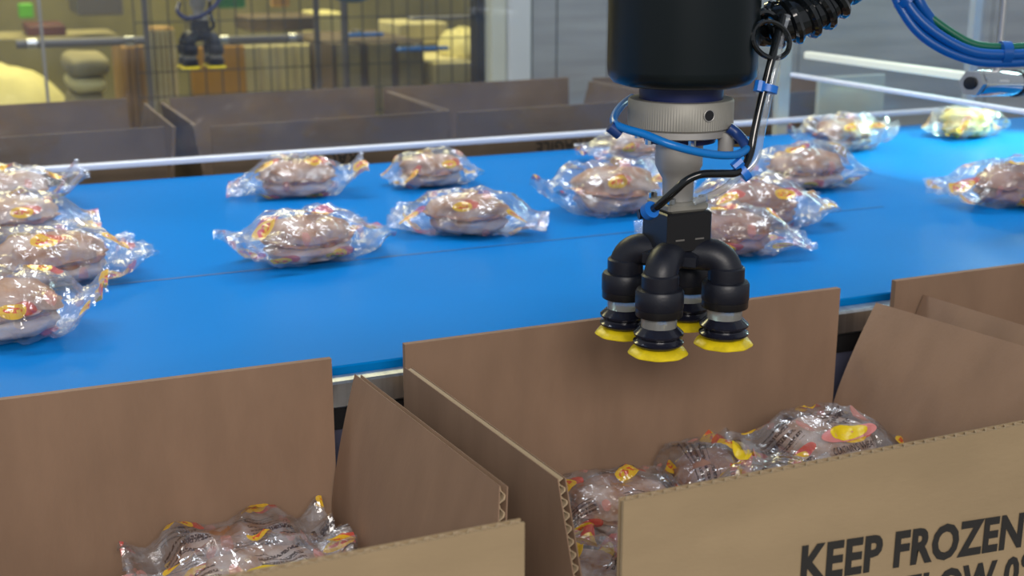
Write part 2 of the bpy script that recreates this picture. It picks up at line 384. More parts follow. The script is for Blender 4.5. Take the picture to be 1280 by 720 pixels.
def carton(label, x0, x1, y0, y1, zb, zh, flaps, mats, group):
    t = thing('carton', label, 'carton', ((x0 + x1) / 2, (y0 + y1) / 2, zb), group)
    h = T / 2
    b = MB(); b.box(x0, x1, y0, y1, zb, zb + 0.004)
    b.box(x0, x1, y0, y0 + T, zb, zh); b.box(x0, x1, y1 - T, y1, zb, zh)
    b.box(x0, x0 + T, y0 + T, y1 - T, zb, zh); b.box(x1 - T, x1, y0 + T, y1 - T, zb, zh)
    b.build('body', mats[0], t)
    res = {}
    for key, (lo_a, lo_b, hi_b, hi_a, fl) in flaps.items():
        b = MB(); w_ = MB()
        if key in ('left', 'right') and y0 < 0:       # side flaps stand upright, then bend outwards at ZK
            la, lb, ha, hb = Vector(lo_a), Vector(lo_b), Vector(hi_a), Vector(hi_b)
            bent_board(b, w_, la, lb, ha, hb)
        else: board(b, lo_a, lo_b, hi_b, hi_a, flute=fl, w=w_)
        res[key] = b.build('flap', mats[1] if key == 'front' else mats[0], t, True, 30)
        if w_.v: w_.build('fluting', 'kraft_medium', res[key])
    return t, res
ZB, ZH, ZK = 0.6905, 0.775, 0.825
YB, YF = -0.05, -0.449
def rect_flap(xa, xb, y, zt, fl, dy=0.0, ins=0.002, dzb=0.0): return ((xa + ins, y, ZH), (xb - ins, y, ZH), (xb - ins, y + dy, zt + dzb), (xa + ins, y + dy, zt), fl)
GRP = 'open cartons in front of the belt'
cm, fm = carton('open carton printed KEEP FROZEN beneath the suction gripper', -0.127, 0.335, YF, YB, ZB, ZH, dict(
    back=rect_flap(-0.127, 0.335, YB - T / 2, 0.931, None),
    front=rect_flap(-0.127, 0.335, YF + T / 2, 0.951, 'v', 0.0),
    left=((-0.1235, -0.436, ZH), (-0.1235, -0.058, ZH), (-0.126, -0.067, 0.914), (-0.118, -0.352, 0.925), 'u'),
    right=((0.3315, -0.058, ZH), (0.3315, -0.436, ZH), (0.436, -0.41, 0.912), (0.378, -0.060, 0.911), 'u')), ('cardboard', 'cardboard_pale'), GRP)
cl, fl_ = carton('open carton at lower left with a plain tall back flap', -0.655, -0.189, YF - 0.006, YB, ZB, ZH, dict(
    back=rect_flap(-0.655, -0.188, YB - T / 2, 0.930, None, dzb=-0.003),
    front=rect_flap(-0.655, -0.189, YF - 0.006 + T / 2, 0.953, 'v'),
    left=((-0.652, -0.436, ZH), (-0.652, -0.056, ZH), (-0.69, -0.065, 0.914), (-0.69, -0.37, 0.914), 'u'),
    right=((-0.1925, -0.058, ZH), (-0.1925, -0.446, ZH), (-0.163, -0.360, 0.931), (-0.169, -0.062, 0.912), 'u')), ('cardboard', 'cardboard_pale'), GRP)
cr, fr_ = carton('carton cut off by the right edge beside the KEEP FROZEN one', 0.400, 0.862, YF, YB, ZB, ZH, dict(
    back=rect_flap(0.400, 0.862, YB - T / 2, 0.931, None),
    front=rect_flap(0.400, 0.862, YF + T / 2, 0.951, 'v'),
    left=((0.4035, -0.436, ZH), (0.4035, -0.058, ZH), (0.440, -0.058, 0.911), (0.475, -0.40, 0.912), 'u'),
    right=((0.860, -0.056, ZH), (0.860, -0.436, ZH), (0.90, -0.40, 0.912), (0.90, -0.060, 0.911), 'u')), ('cardboard', 'cardboard_pale'), GRP)
def lettering(s, parent, size, xs, bold, mw, mname='ink'):
    me = text_mesh(s, size, bold, xs); me.transform(mw); me.materials.append(M[mname])
    o = bpy.data.objects.new('lettering', me); COL.objects.link(o); o.parent = parent; o.matrix_parent_inverse = parent_inv(parent); return o
yl = YF - 0.0007
def fit(s, parent, p, q, height, y=yl, bold=0.0):
    "upright line of capitals on the front board from point p to point q (x range), caps of the given height"
    me = text_mesh(s, 1.0); xs = [v.co.x for v in me.vertices]; ys = [v.co.y for v in me.vertices]
    sx = (q[0] - p[0]) / (max(xs) - min(xs)); sz = height / (max(ys) - min(ys)); bpy.data.meshes.remove(me)
    me = text_mesh(s, 1.0, bold)
    for v in me.vertices: v.co = Vector((p[0] + (v.co.x - min(xs)) * sx, y, p[1] + (v.co.y - min(ys)) * sz + (q[1] - p[1]) * (v.co.x - min(xs)) / (max(xs) - min(xs))))
    me.materials.append(M['ink']); o = bpy.data.objects.new('lettering', me); COL.objects.link(o)
    o.parent = parent; o.matrix_parent_inverse = parent_inv(parent); return o
a = at(1001, 727, 1, YF); c = at(1274, 682, 1, YF)
fit('KEEP FROZEN', fm['front'], (a.x, a.z), (c.x, c.z), 0.0245, bold=0.038)
fit('AT OR BELOW 0°', fm['front'], (a.x - 0.022, a.z - 0.0325), (a.x + 0.196, a.z - 0.0325 + (c.z - a.z)), 0.0245, bold=0.038)

# cartons behind the belt
GF = 'cartons behind the far guard'
FX = [(-0.60, -0.137, 'carton behind the guard at the far left edge, near the pale cloth heap'), (-0.058, 0.374, 'carton behind the guard below the second gripper'),
      (0.392, 0.835, 'carton behind the guard, beside the pale column'), (0.895, 1.345, 'carton behind the guard, behind the main robot and its hoses')]
FYN, FYB = 1.15, 1.58
for (x0, x1, lab), (tl, tr) in zip(FX, ((0.02, 0.022), (0.022, 0.004), (0.004, 0.02), (0.02, 0.02))):
    zt = 0.957
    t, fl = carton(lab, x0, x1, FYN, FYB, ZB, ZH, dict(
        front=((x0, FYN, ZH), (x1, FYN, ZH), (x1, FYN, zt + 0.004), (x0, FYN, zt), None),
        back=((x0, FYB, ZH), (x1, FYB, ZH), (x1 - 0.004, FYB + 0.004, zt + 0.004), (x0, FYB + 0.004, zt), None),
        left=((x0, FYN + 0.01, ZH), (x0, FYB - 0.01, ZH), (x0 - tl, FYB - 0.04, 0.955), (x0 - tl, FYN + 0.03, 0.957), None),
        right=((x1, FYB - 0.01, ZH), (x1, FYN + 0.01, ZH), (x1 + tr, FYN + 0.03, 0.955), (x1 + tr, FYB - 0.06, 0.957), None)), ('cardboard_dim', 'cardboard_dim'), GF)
    # printed upside down on the side that faces the belt
    me = text_mesh('FRAGILE', 1.0, 0.012); xs = [v.co.x for v in me.vertices]; ys = [v.co.y for v in me.vertices]
    pr = {0: (86, 219), 1: (454, 187), 2: (734, 173), 3: (1000, 160)}[[q[0] for q in FX].index(x0)]
    pr = at(pr[0], pr[1], 1, FYN); wd, hg = 0.110, 0.027
    for v in me.vertices:
        v.co = Vector((pr.x - (v.co.x - min(xs)) / (max(xs) - min(xs)) * wd, FYN - T / 2 - 0.0008, pr.z - (v.co.y - min(ys)) / (max(ys) - min(ys)) * hg))
    me.materials.append(M['ink']); o = bpy.data.objects.new('lettering', me); COL.objects.link(o); o.parent = fl['front']; o.matrix_parent_inverse = parent_inv(fl['front'])

# ------------------------------------------------------------------ guards
g = thing('guard_screen', 'long clear guard screen with a white bottom edge along the far side', 'guard', (0.2, 1.03, 0.9))
b = MB(); b.box(-1.6, 1.52, 1.028, 1.033, 0.925, 2.0); b.build('pane', 'guard_glass', g)
b = MB(); b.bevel_box(-1.6, 1.52, 1.020, 1.036, 0.9175, 0.9265, 0.0015); b.build('edge_strip', 'white_trim', g)
for x in (-1.5, 1.495):
    b = MB(); b.box(x, x + 0.02, 1.036, 1.052, 0.0, 2.0); b.build('post', 'white_paint', g)
XG = 1.035
g2 = thing('guard_bridge', 'clear guard crossing over the belt on the right with pale edges', 'guard', (XG, 0.4, 0.9))
b = MB(); b.box(XG - 0.002, XG + 0.002, -0.02, 1.015, 1.014, 1.60); b.build('pane', 'clear_sheet', g2)
b = MB(); b.bevel_box(XG - 0.005, XG + 0.005, -0.02, 1.018, 1.008, 1.0155, 0.0015); b.build('edge_strip', 'white_trim', g2)
b = MB(); b.bevel_box(XG + 0.004, XG + 0.022, 0.0, 0.99, 1.045, 1.058, 0.002); b.build('light_strip', 'led_strip', g2)
b = MB(); b.box(XG - 0.012, XG + 0.014, 1.040, 1.056, 0.0, 1.066); b.build('post', 'cream_paint', g2)
b = MB(); b.box(XG + 0.002, XG + 0.028, -0.060, -0.030, 0.0, 1.60); b.build('post', 'cream_paint', g2)
pl = MB(); p0 = at(1022, 130, 1, 1.09); p1 = at(1104, 130, 1, 1.09)
pl.bevel_box(p0.x, p1.x, 1.088, 1.10, 0.6905, 0.995, 0.002)
tag(pl.build('cover_plate', 'cream_paint'), 'pale flat cover plate behind the far guard, right of the robot hoses', 'plate')

# ------------------------------------------------------------------ robot
AX, AY = 0.066, -0.181
def robot(label, x, y, dz, pr=0.55):
    t = thing('picking_robot', label, 'robot', (x, y, 0.95 + dz), 'picking robots', math.radians(-3))
    C0 = (x, y, dz)
    L = lambda prof, name, m, n=48, par=t, mod=None, c=C0: (lambda b: (b.lathe(prof, n, c, mod), b.build(name, m, par, True))[1])(MB())
    L([(0.048, 1.158), (0.054, 1.160), (0.0578, 1.165), (0.0585, 1.171), (0.0585, 1.60), (0.05, 1.61)], 'housing', 'black_shell', 64)
    L([(0.05, 1.61), (0.05, 1.66)], 'neck', 'black_plastic', 32)
    L([(pr * 0.86, 1.66), (pr * 0.95, 1.675), (pr, 1.70), (pr, 1.80), (pr * 0.9, 1.84), (0.10, 1.86), (0.10, 2.45)], 'shade_disc', 'white_paint', 48)  # disc above the view, added wide to shade the carton below
    L([(0.032, 1.138), (0.033, 1.143), (0.033, 1.160)], 'collar', 'navy')
    L([(0.040, 1.1245), (0.0415, 1.126), (0.0415, 1.1455), (0.0405, 1.147), (0.034, 1.147)], 'knurled_ring', 'alu_matt', 240, mod=lambda j: 1.0 if j % 2 else 0.990)
    L([(0.037, 1.1185), (0.0395, 1.1195), (0.0395, 1.1245)], 'flange', 'aluminium')
    L([(0.028, 1.1130), (0.029, 1.1185)], 'gasket', 'navy')
    # screw hole in the ring, its dark inside painted as a black plug
    ang = math.radians(-121 + 31); q = Vector((x + 0.0413 * math.cos(ang), y + 0.0413 * math.sin(ang), dz + 1.138)); dv = Vector((math.cos(ang), math.sin(ang), 0))
    b = MB(); b.tube([q - dv * 0.002, q + dv * 0.0008], 0.0042, 20); hole = b.build('screw_hole', 'black_plastic', t, True)
    b = MB(); bl = [q + dv * 0.0006 + (Vector((-dv.y, dv.x, 0)) * math.cos(a_) + Vector((0, 0, 1)) * math.sin(a_)) * 0.0044 for a_ in [k * math.pi / 12 for k in range(25)]]
    b.tube(bl, 0.0005, 6); b.build('rim', 'aluminium', hole, True)
    L([(0.0188, 1.113), (0.0188, 1.094), (0.0165, 1.089), (0.0128, 1.083), (0.0122, 1.066)][::-1], 'spindle', 'aluminium')
    for k in range(6):
        a_ = math.radians(60 * k + 15)
        b = MB(); b.lathe([(0.0032, 1.1135), (0.0032, 1.1185)], 8, (x + 0.034 * math.cos(a_), y + 0.034 * math.sin(a_), dz)); b.build('bolt', 'chrome', t)
    # side clamp with the screw
    a_ = math.radians(-121 + 66); cx, cy = x + 0.039 * math.cos(a_), y + 0.039 * math.sin(a_)
    b = MB(); b.lathe([(0.0055, 1.105), (0.0062, 1.107), (0.0062, 1.123)], 16, (cx, cy, dz)); b.build('clamp_post', 'aluminium', t, True)
    b = MB(); q = Vector((cx + 0.004, cy - 0.004, dz + 1.1145)); b.tube([q, q + Vector((0.012, -0.003, 0))], 0.0035, 8); b.build('clamp_screw', 'chrome', t)
    # flange plate and vacuum block
    b = MB(); b.bevel_box(x - 0.0185, x + 0.0185, y - 0.0185, y + 0.0185, dz + 1.0585, dz + 1.066, 0.002); b.build('adapter_plate', 'alu_matt', t)
    for sx in (-1, 1):
        for sy in (-1, 1):
            b = MB(); b.lathe([(0.0036, 1.066), (0.0036, 1.070), (0.0028, 1.0708)], 10, (x + sx * 0.0145, y + sy * 0.0145, dz)); b.build('bolt', 'chrome', t)
    b = MB(); b.bevel_box(x - 0.0205, x + 0.0205, y - 0.0205, y + 0.0205, dz + 1.0265, dz + 1.0585, 0.0012); blk = b.build('vacuum_block', 'black_plastic', t)
    for sx in (-1, 1):
        b = MB(); b.box(x + sx * 0.009 - 0.004, x + sx * 0.009 + 0.004, y - 0.0211, y - 0.0204, dz + 1.0365, dz + 1.0378); b.build('slot', 'grey_paint', blk)
    b = MB(); b.lathe([(0.030, 1.0155), (0.031, 1.0165), (0.031, 1.0240), (0.022, 1.0268)], 4, C0); b.build('manifold', 'black_rubber', t)
    for (sx, sy) in ((-1, 1), (-1, -1), (1, -1), (1, 1)):
        ox, oy = sx * 0.0305, sy * 0.0285; u = Vector((ox, oy, 0)); ln = u.length; u.normalize()
        pts = [Vector((x, y, dz + 1.0225)) + u * 0.006, Vector((x, y, dz + 1.0225)) + u * 0.016]
        for k in range(9):
            th = math.pi / 2 * k / 8; R = 0.0150
            pts.append(Vector((x, y, dz + 1.0225 - R)) + u * (ln - R + R * math.sin(th)) + Vector((0, 0, R * math.cos(th))))
        pts.append(pts[-1] - Vector((0, 0, 0.006)))
        b = MB(); b.tube(pts, 0.0132, 20); b.build('elbow', 'black_rubber', t, True)
        cc = (x + ox, y + oy, dz)
        st = L([(0.0146, 1.000), (0.0148, 1.001), (0.0148, 1.0130), (0.0134, 1.0142)], 'hose_socket', 'black_rubber', 32, t, None, cc)
        L([(0.0186, 0.9865), (0.0192, 0.9875), (0.0192, 0.9995), (0.0180, 1.0018), (0.015, 1.0025)], 'union_nut', 'black_rubber', 36, st, None, cc)
        L([(0.0186, 0.9805), (0.0188, 0.981), (0.0188, 0.9865)], 'locking_ring', 'black_plastic', 36, st, None, cc)
        cup = L([(0.014, 0.9545), (0.0175, 0.9555), (0.0200, 0.9578), (0.0202, 0.9592), (0.0172, 0.9612), (0.0168, 0.9622), (0.0200, 0.9650), (0.0200, 0.9664), (0.0165, 0.9695), (0.0146, 0.9715)], 'suction_bellows', 'black_bellows', 36, t, None, cc)
        L([(0.0142, 0.9705), (0.0144, 0.9715), (0.0144, 0.9810)], 'clear_sleeve', 'clear_ring', 32, cup, None, cc)
        L([(0.0236, 0.9490), (0.0238, 0.9497), (0.0220, 0.9520), (0.0160, 0.9552), (0.012, 0.9552)], 'lip', 'yellow_lip', 72, cup, lambda j: 1 + 0.018 * math.cos(j * math.pi / 4), cc)
    return t
rb = robot('large black robot head with four yellow suction cups above the KEEP FROZEN carton', AX, AY, 0.0)
def pipe(name, pts, r, m, par=rb, n=12, k=6):
    b = MB(); b.tube(spline([dep(*p) for p in pts], k), r, n); return b.build(name, m, par, True)
pipe('air_tube', [(790, 122, 1.045), (778, 131, 1.02), (769, 143, 0.985), (768, 154, 0.96), (782, 161, 0.95), (806, 168, 0.945), (836, 180, 0.94), (868, 189, 0.945), (900, 194, 0.955), (922, 193, 0.965), (934, 186, 0.975)], 0.0031, 'blue_tube')
b = MB(); b.tube([dep(762, 158, 0.955), dep(775, 168, 0.957)], 0.0046, 10); b.build('tube_clip', 'blue_dark', rb, True)
pipe('air_stub', [(911, 160, 0.985), (922, 168, 0.985), (931, 180, 0.98), (936, 194, 0.978)], 0.0042, 'blue_dark')
hp = [(812, 264, 0.985), (824, 256, 0.972), (842, 240, 0.962), (858, 226, 0.958), (876, 218, 0.958), (900, 217, 0.962), (920, 216, 0.968), (932, 206, 0.972), (939, 186, 0.975), (944, 160, 0.975), (951, 128, 0.975), (959, 96, 0.975), (966, 68, 0.975), (972, 44, 0.98), (978, 20, 0.985)]
pipe('signal_cable', hp, 0.0031, 'black_gloss')
pipe('clear_tube', [(868, 252, 1.0), (885, 246, 0.995), (905, 236, 0.985), (921, 222, 0.975), (935, 212, 0.972), (946, 196, 0.972), (951, 170, 0.974), (957, 138, 0.976), (964, 104, 0.977), (971, 74, 0.978), (976, 46, 0.985), (984, 20, 0.99)], 0.0030, 'clear_tube')
b = MB(); q = dep(811, 264, 0.982); dv = (dep(822, 258, 0.972) - q).normalized(); b.tube([q - dv * 0.002, q + dv * 0.0045], 0.0066, 24); b.build('push_fitting', 'blue_tie', rb, True)
b = MB(); b.tube([dep(798, 268, 0.99), dep(814, 266, 0.992)], 0.004, 10); b.build('connector', 'black_plastic', rb, True)
def tie(px, py, d, dirpx):
    q = dep(px, py, d); v = (dep(px + dirpx[0], py + dirpx[1], d) - q).normalized(); a = FW.cross(v).normalized()
    b = MB(); ring = []
    for s in (-1, 1):
        ring.append([q + v * 0.0028 * s + a * 0.0075 * math.cos(k * math.pi / 8) + FW * 0.0055 * math.sin(k * math.pi / 8) for k in range(16)])
    b.rings(ring); tz = b.build('cable_tie', 'blue_tie', rb, True)
    h = q + a * 0.0075 - FW * 0.003; b = MB(); b.tube([h - v * 0.004, h + v * 0.004], 0.0040, 8); b.build('tie_head', 'blue_tie', tz)
tie(960, 111, 0.975, (-8, 40)); tie(929, 215, 0.972, (-14, 12))
# hose with spiral wrap
hc = spline([dep(946, 30, 1.02), dep(970, 30, 1.01), dep(1000, 22, 1.01), (dep(1030, 6, 1.015)), dep(1052, -20, 1.02), dep(1060, -60, 1.03), dep(1030, -110, 1.05), dep(960, -130, 1.06), dep(880, -120, 1.06)], 14)
b = MB(); b.tube(hc, 0.0155, 24, rad=[0.0155 * min(1, 0.72 + k * 0.02) for k in range(len(hc))]); hose = b.build('hose', 'black_gloss', rb, True)
hx = []; prev = Vector((0, 0, 1)); L_ = 0.0
for k in range(len(hc) - 1):
    tt = (hc[k + 1] - hc[k]); sl = tt.length; tt.normalize(); u = (prev - tt * prev.dot(tt)).normalized(); prev = u; v = tt.cross(u)
    for j in range(4):
        ph = (L_ + sl * j / 4) / 0.0125 * 2 * math.pi; rr_ = 0.0162 * min(1, 0.72 + (k + j / 4) * 0.02)
        hx.append(hc[k].lerp(hc[k + 1], j / 4) + (u * math.cos(ph) + v * math.sin(ph)) * rr_)
    L_ += sl
b = MB(); b.tube(hx, 0.0040, 8); b.build('spiral_wrap', 'black_gloss', hose, True)
def loop(px, py, d, rx, ry, r, name, tilt):
    q = dep(px, py, d); a = (RT * math.cos(tilt) + DN * math.sin(tilt)); c2 = (DN * math.cos(tilt) - RT * math.sin(tilt))
    pts = [q + a * rx * math.cos(k * math.pi / 16) + c2 * ry * math.sin(k * math.pi / 16) + FW * 0.012 * math.cos(k * math.pi / 16) for k in range(33)]
    b = MB(); b.tube(pts, r, 8); b.build(name, 'black_gloss', rb, True)
loop(964, 50, 0.972, 0.0165, 0.0135, 0.0021, 'hose_clip', 0.1)
loop(958, 34, 0.985, 0.0120, 0.0100, 0.0030, 'hose_clip', 0.5)

# second robot of the line, behind the far guard
q2 = at(252, 82, 1, 2.1)
scale2 = 1.0
r2 = robot('distant smaller-looking black gripper behind the guard, in front of the orange sheet', q2.x, q2.y, q2.z - 0.952, 0.15)
def pipe2(name, pts, r, m):
    b = MB(); b.tube(spline([at(p[0], p[1], 1, p[2]) for p in pts], 6), r, 10); return b.build(name, m, r2, True)
pipe2('air_tube', [(224, 4, 2.1), (222, 14, 2.06), (230, 22, 2.04), (240, 23, 2.04), (252, 20, 2.03), (268, 8, 2.03), (276, -4, 2.05)], 0.005, 'navy')
pipe2('signal_cable', [(262, 38, 2.07), (267, 32, 2.06), (264, 22, 2.06), (262, 8, 2.08), (264, -6, 2.1)], 0.0045, 'black_gloss')

# ------------------------------------------------------------------ wrapped sandwiches
def smooth(a, b, x):
    t = max(0.0, min(1.0, (x - a) / (b - a))); return t * t * (3 - 2 * t)
class Wrap:
    "one shape of film wrapper: surf(u, th) gives its surface"
    def __init__(s, seed, a=0.060, wb=0.048, hb=0.0275, fin=0.040, wf=0.050, up=(0.030, 0.022), bend=(0.0, 0.0), crump=1.0):
        s.seed, s.a, s.wb, s.hb, s.fin, s.wf, s.up, s.bend, s.crump = seed, a, wb, hb, fin, wf, up, bend, crump
        s.L = a + fin
    def surf(s, u, th, off=0.0):
        x = u * s.L; e = abs(x) / s.a; side = 1 if x > 0 else 0
        k = 0.35 * smooth(0.55, 1.15, e) + 0.65 * smooth(0.75, s.L / s.a * 0.98, e); k2 = smooth(1.0, s.L / s.a, e)
        wd = s.wb * (1 - k) + s.wf * k * (1 - 0.12 * k2); hh = s.hb * (1 - k) + 0.0022 * k
        zc = s.hb * (1 - k) + (s.hb * 0.62 * (1 - k2) + s.up[side] * k2) * k
        ct, stn = math.cos(th), math.sin(th)
        y = wd * math.copysign(abs(ct) ** 0.8, ct); z = hh * math.copysign(abs(stn) ** 0.85, stn)
        p = Vector((x, y, zc + z)); sv = Vector((s.seed * 7.1, s.seed * 3.7, 0))
        # ridged creases
        rn = 1 - abs(noise.noise(p * 26 + sv)) * 2.2; rn2 = 1 - abs(noise.noise(p * 62 - sv)) * 2.0
        amp = (0.0070 * rn + 0.0030 * rn2 - 0.003) * s.crump * (1 - 0.55 * k)
        d = Vector((0, ct, stn)); p += d * (amp + off)
        if k > 0:                                      # wavy flattened ends
            p.z += k * 0.010 * noise.noise(Vector((x * 30, y * 55, s.seed))) + k * k2 * 0.004 * math.sin(y * 260 + s.seed)
            p.y += k2 * s.bend[side] * s.fin
            p.x += (1 if side else -1) * k2 * 0.006 * noise.noise(Vector((y * 45, s.seed * 2.0, 1.0)))
        p.z = max(p.z, 0.0012 + off); return p
    def mesh(s, mname, nu=64, nt=44):
        vs, fs, uvs = [], [], []
        for i in range(nu + 1):
            u = -1 + 2 * i / nu
            for j in range(nt): vs.append(s.surf(u, 2 * math.pi * j / nt))
        for i in range(nu):
            for j in range(nt):
                j2 = (j + 1) % nt; fs.append((i * nt + j, i * nt + j2, (i + 1) * nt + j2, (i + 1) * nt + j))
                q = 0.235 / nt
                a0, a1 = (-1 + 2 * i / nu) * s.L, (-1 + 2 * (i + 1) / nu) * s.L
                uvs += [(a0, j * q), (a0, (j + 1) * q), (a1, (j + 1) * q), (a1, j * q)]
        me = bpy.data.meshes.new('wrapper'); me.from_pydata(vs, [], fs); me.update()
        l = me.uv_layers.new(name='film')
        for k, c in enumerate(uvs): l.data[k].uv = c
        me.materials.append(M[mname]); return me
def blob(a, b_, z0, z1, dome, seed, rough, n=36, rows=9):
    b = MB(); rr = []
    for k in range(rows + 1):
        t = k / rows
        if dome > 0: z = z0 + (z1 - z0) * math.sin(t * math.pi / 2); s = max(0.05, math.cos(t * math.pi / 2)) ** 0.55
        else: z = z0 + (z1 - z0) * t; s = 1 - 0.22 * (1 - t) ** 3 - (0.1 * smooth(0.8, 1, t))
        ring = []
        for j in range(n):
            th = 2 * math.pi * j / n; q = Vector((math.cos(th), math.sin(th), t))
            r = s * (1 + rough * noise.noise(q * 2.2 + Vector((seed, 0, 0))))
            ring.append((a * r * math.cos(th), b_ * r * math.sin(th), z + rough * 0.012 * noise.noise(q * 3 + Vector((0, seed, 0)))))
        rr.append(ring)
    b.rings(rr); return b
WR = [Wrap(1, up=(0.010, 0.046), bend=(0.1, -0.3)), Wrap(2, up=(0.038, 0.024), bend=(-0.2, 0.25)), Wrap(3, a=0.058, fin=0.018, up=(0.016, 0.020)), Wrap(4, a=0.064, fin=0.04, up=(0.02, 0.012), bend=(0.25, 0.2)), Wrap(5, a=0.062, up=(0.035, 0.040), fin=0.03, crump=1.3)]
WM = [w_.mesh('film') for w_ in WR]
WB = [w_.mesh('film_box') for w_ in WR]
def raw(b, name, m):
    o = b.build(name, m, None, True, 60); me = o.data; bpy.data.objects.remove(o); return me
BT = [raw(blob(0.053, 0.041, 0.0270, 0.0490, 1, k * 3.7, 0.22), 'bun_top', 'bun') for k in range(3)]
BF = [raw(blob(0.054, 0.042, 0.0195, 0.0285, 0, k * 2.3 + 9, 0.28), 'filling', 'meat') for k in range(3)]
BL = [raw(blob(0.052, 0.040, 0.0030, 0.0205, 0, k * 1.9 + 5, 0.16), 'bun_base', 'bun') for k in range(3)]
rnd = random.Random(4)
def mvar(me, m):
    c = me.copy(); c.materials.clear(); c.materials.append(M[m]); return c
KIND = {'tan': ([mvar(x, 'bun') for x in BT], BF, [mvar(x, 'bun_pale') for x in BL]),
        'pale': ([mvar(x, 'bun_pale') for x in BT], BF, [mvar(x, 'bun_pale') for x in BL]),
        'dark': ([mvar(x, 'bun_dark') for x in BT], BF, [mvar(x, 'bun_dark') for x in BL]),
        'egg': ([mvar(x, 'egg') for x in BT], [mvar(x, 'egg') for x in BF], [mvar(x, 'egg') for x in BL])}
def sandwich(label, loc, rz, var, kind, group, tilt=(0, 0), sc=1.0, inbox=False):
    t = thing('wrapped_sandwich', label, 'sandwich', loc, group, rz)
    t.rotation_euler = (tilt[0], tilt[1], rz); t.scale = (sc, sc, sc)
    parts = [('wrapper', (WB if inbox else WM)[var])]
    k = rnd.randrange(3); B = KIND[kind]
    parts += [('bun_top', B[0][k]), ('filling', B[1][k]), ('bun_base', B[2][k])]
    for nm, me in parts:
        o = bpy.data.objects.new(nm, me); COL.objects.link(o); o.parent = t
    return t
ON = 'wrapped sandwiches on the blue belt'
BELT = [
    (372, 243, -12, 0, 'tan', 1.0, 'wrapped sandwich on the belt just in front of the upside-down lettering, far left of centre'),
    (540, 231, 8, 2, 'tan', 0.92, 'compact wrapped sandwich with no loose wings near the far belt edge'),
    (386, 324, 14, 1, 'tan', 1.02, 'wrapped sandwich alone on the belt seam, with yellow print and wings at both ends'),
    (586, 290, -28, 3, 'tan', 0.98, 'wrapped sandwich in the middle of the belt, left of the gripper'),
    (768, 262, 10, 4, 'tan', 1.18, 'plump wrapped sandwich touching the grey spindle on its left side'),
    (797, 200, 0, 3, 'pale', 0.95, 'wrapped sandwich at the far belt edge under the blue air tube'),
    (938, 282, -14, 1, 'dark', 1.10, 'dark wrapped sandwich on the belt just right of the black hose'),
    (905, 315, -22, 3, 'dark', 1.0, 'dark wrapped sandwich half hidden behind the right suction elbow'),
    (1006, 233, 0, 2, 'tan', 1.12, 'wrapped sandwich with pale film, right of the black hose and below the guard post'),
    (1052, 186, 10, 4, 'tan', 1.05, 'wrapped sandwich at the foot of the pale guard post'),
    (1206, 170, 12, 2, 'egg', 1.02, 'yellow wrapped sandwich at the far right under the chrome sensor'),
    (1268, 254, -8, 3, 'dark', 1.12, 'reddish brown wrapped sandwich cut off by the right edge on the belt'),
    (12, 260, 6, 0, 'pale', 1.02, 'farthest of the wrapped sandwiches clustered at the left edge'),
    (14, 298, -4, 3, 'pale', 1.05, 'second farthest of the wrapped sandwiches clustered at the left edge'),
    (66, 354, 14, 1, 'tan', 1.10, 'wrapped sandwich at the left whose yellow-tipped wing reaches farthest onto the belt'),
    (4, 418, -20, 4, 'tan', 1.05, 'nearest wrapped sandwich at the left edge, above the plain carton'),
]
for (px, py, dg, var, kind, sc, lab) in BELT:
    p = at(px, py, 2, 0.90); sandwich(lab, (p.x, p.y, 0.9006), math.radians(dg), var, kind, ON, sc=sc)
IN1 = 'wrapped sandwiches in the KEEP FROZEN carton'
IN2 = 'wrapped sandwiches in the lower left carton'
# (centre x, y, base z, turn, variant, kind, tilt, scale, group, label)
INB = [
    (0.152, -0.122, 0.764, 74, 4, 'dark', (0.0, 0.0), 0.85, IN1, 'dark wrapped sandwich left of the one lettered CONTAINS WHEAT'),
    (0.262, -0.136, 0.782, 3, 1, 'pale', (0.12, 0.0), 0.92, IN1, 'wrapped sandwich lettered CONTAINS WHEAT below the right side flap'),
    (0.052, -0.122, 0.757, -8, 3, 'tan', (0.05, 0), 0.85, IN1, 'wrapped sandwich at the left end of the back row in the KEEP FROZEN carton'),
    (0.128, -0.258, 0.799, 6, 1, 'pale', (0.1, 0), 0.92, IN1, 'wrapped sandwich lying just behind the front flap of the KEEP FROZEN carton'),
    (-0.042, -0.232, 0.752, 50, 4, 'tan', (0, 0.05), 0.82, IN1, 'wrapped sandwich with a yellow end showing in the gap beside the front flap'),
    (-0.052, -0.345, 0.775, 20, 1, 'pale', (0, 0), 0.85, IN1, 'lowest wrapped sandwich showing in the gap at the left of the front flap'),
    (-0.290, -0.107, 0.762, 3, 4, 'tan', (0.1, 0), 0.92, IN2, 'wrapped sandwich against the back flap of the lower left carton'),
    (-0.290, -0.190, 0.780, 6, 1, 'pale', (0.12, 0), 0.92, IN2, 'wrapped sandwich with yellow oval print, foremost in the lower left carton'),
    (-0.226, -0.135, 0.758, 84, 3, 'dark', (0, 0.0), 0.68, IN2, 'dark wrapped sandwich standing in the right corner of the lower left carton'),
    (-0.412, -0.175, 0.742, 2, 0, 'tan', (0.1, 0), 0.92, IN2, 'wrapped sandwich at the bottom edge of the photo in the lower left carton'),
]
SW = []
for (x_, y_, z_, dg, var, kind, tl, sc_, grp, lab) in INB:
    SW.append((sandwich(lab, (x_, y_, z_), math.radians(dg), var, kind, grp, tl, sc_, True), var, None))
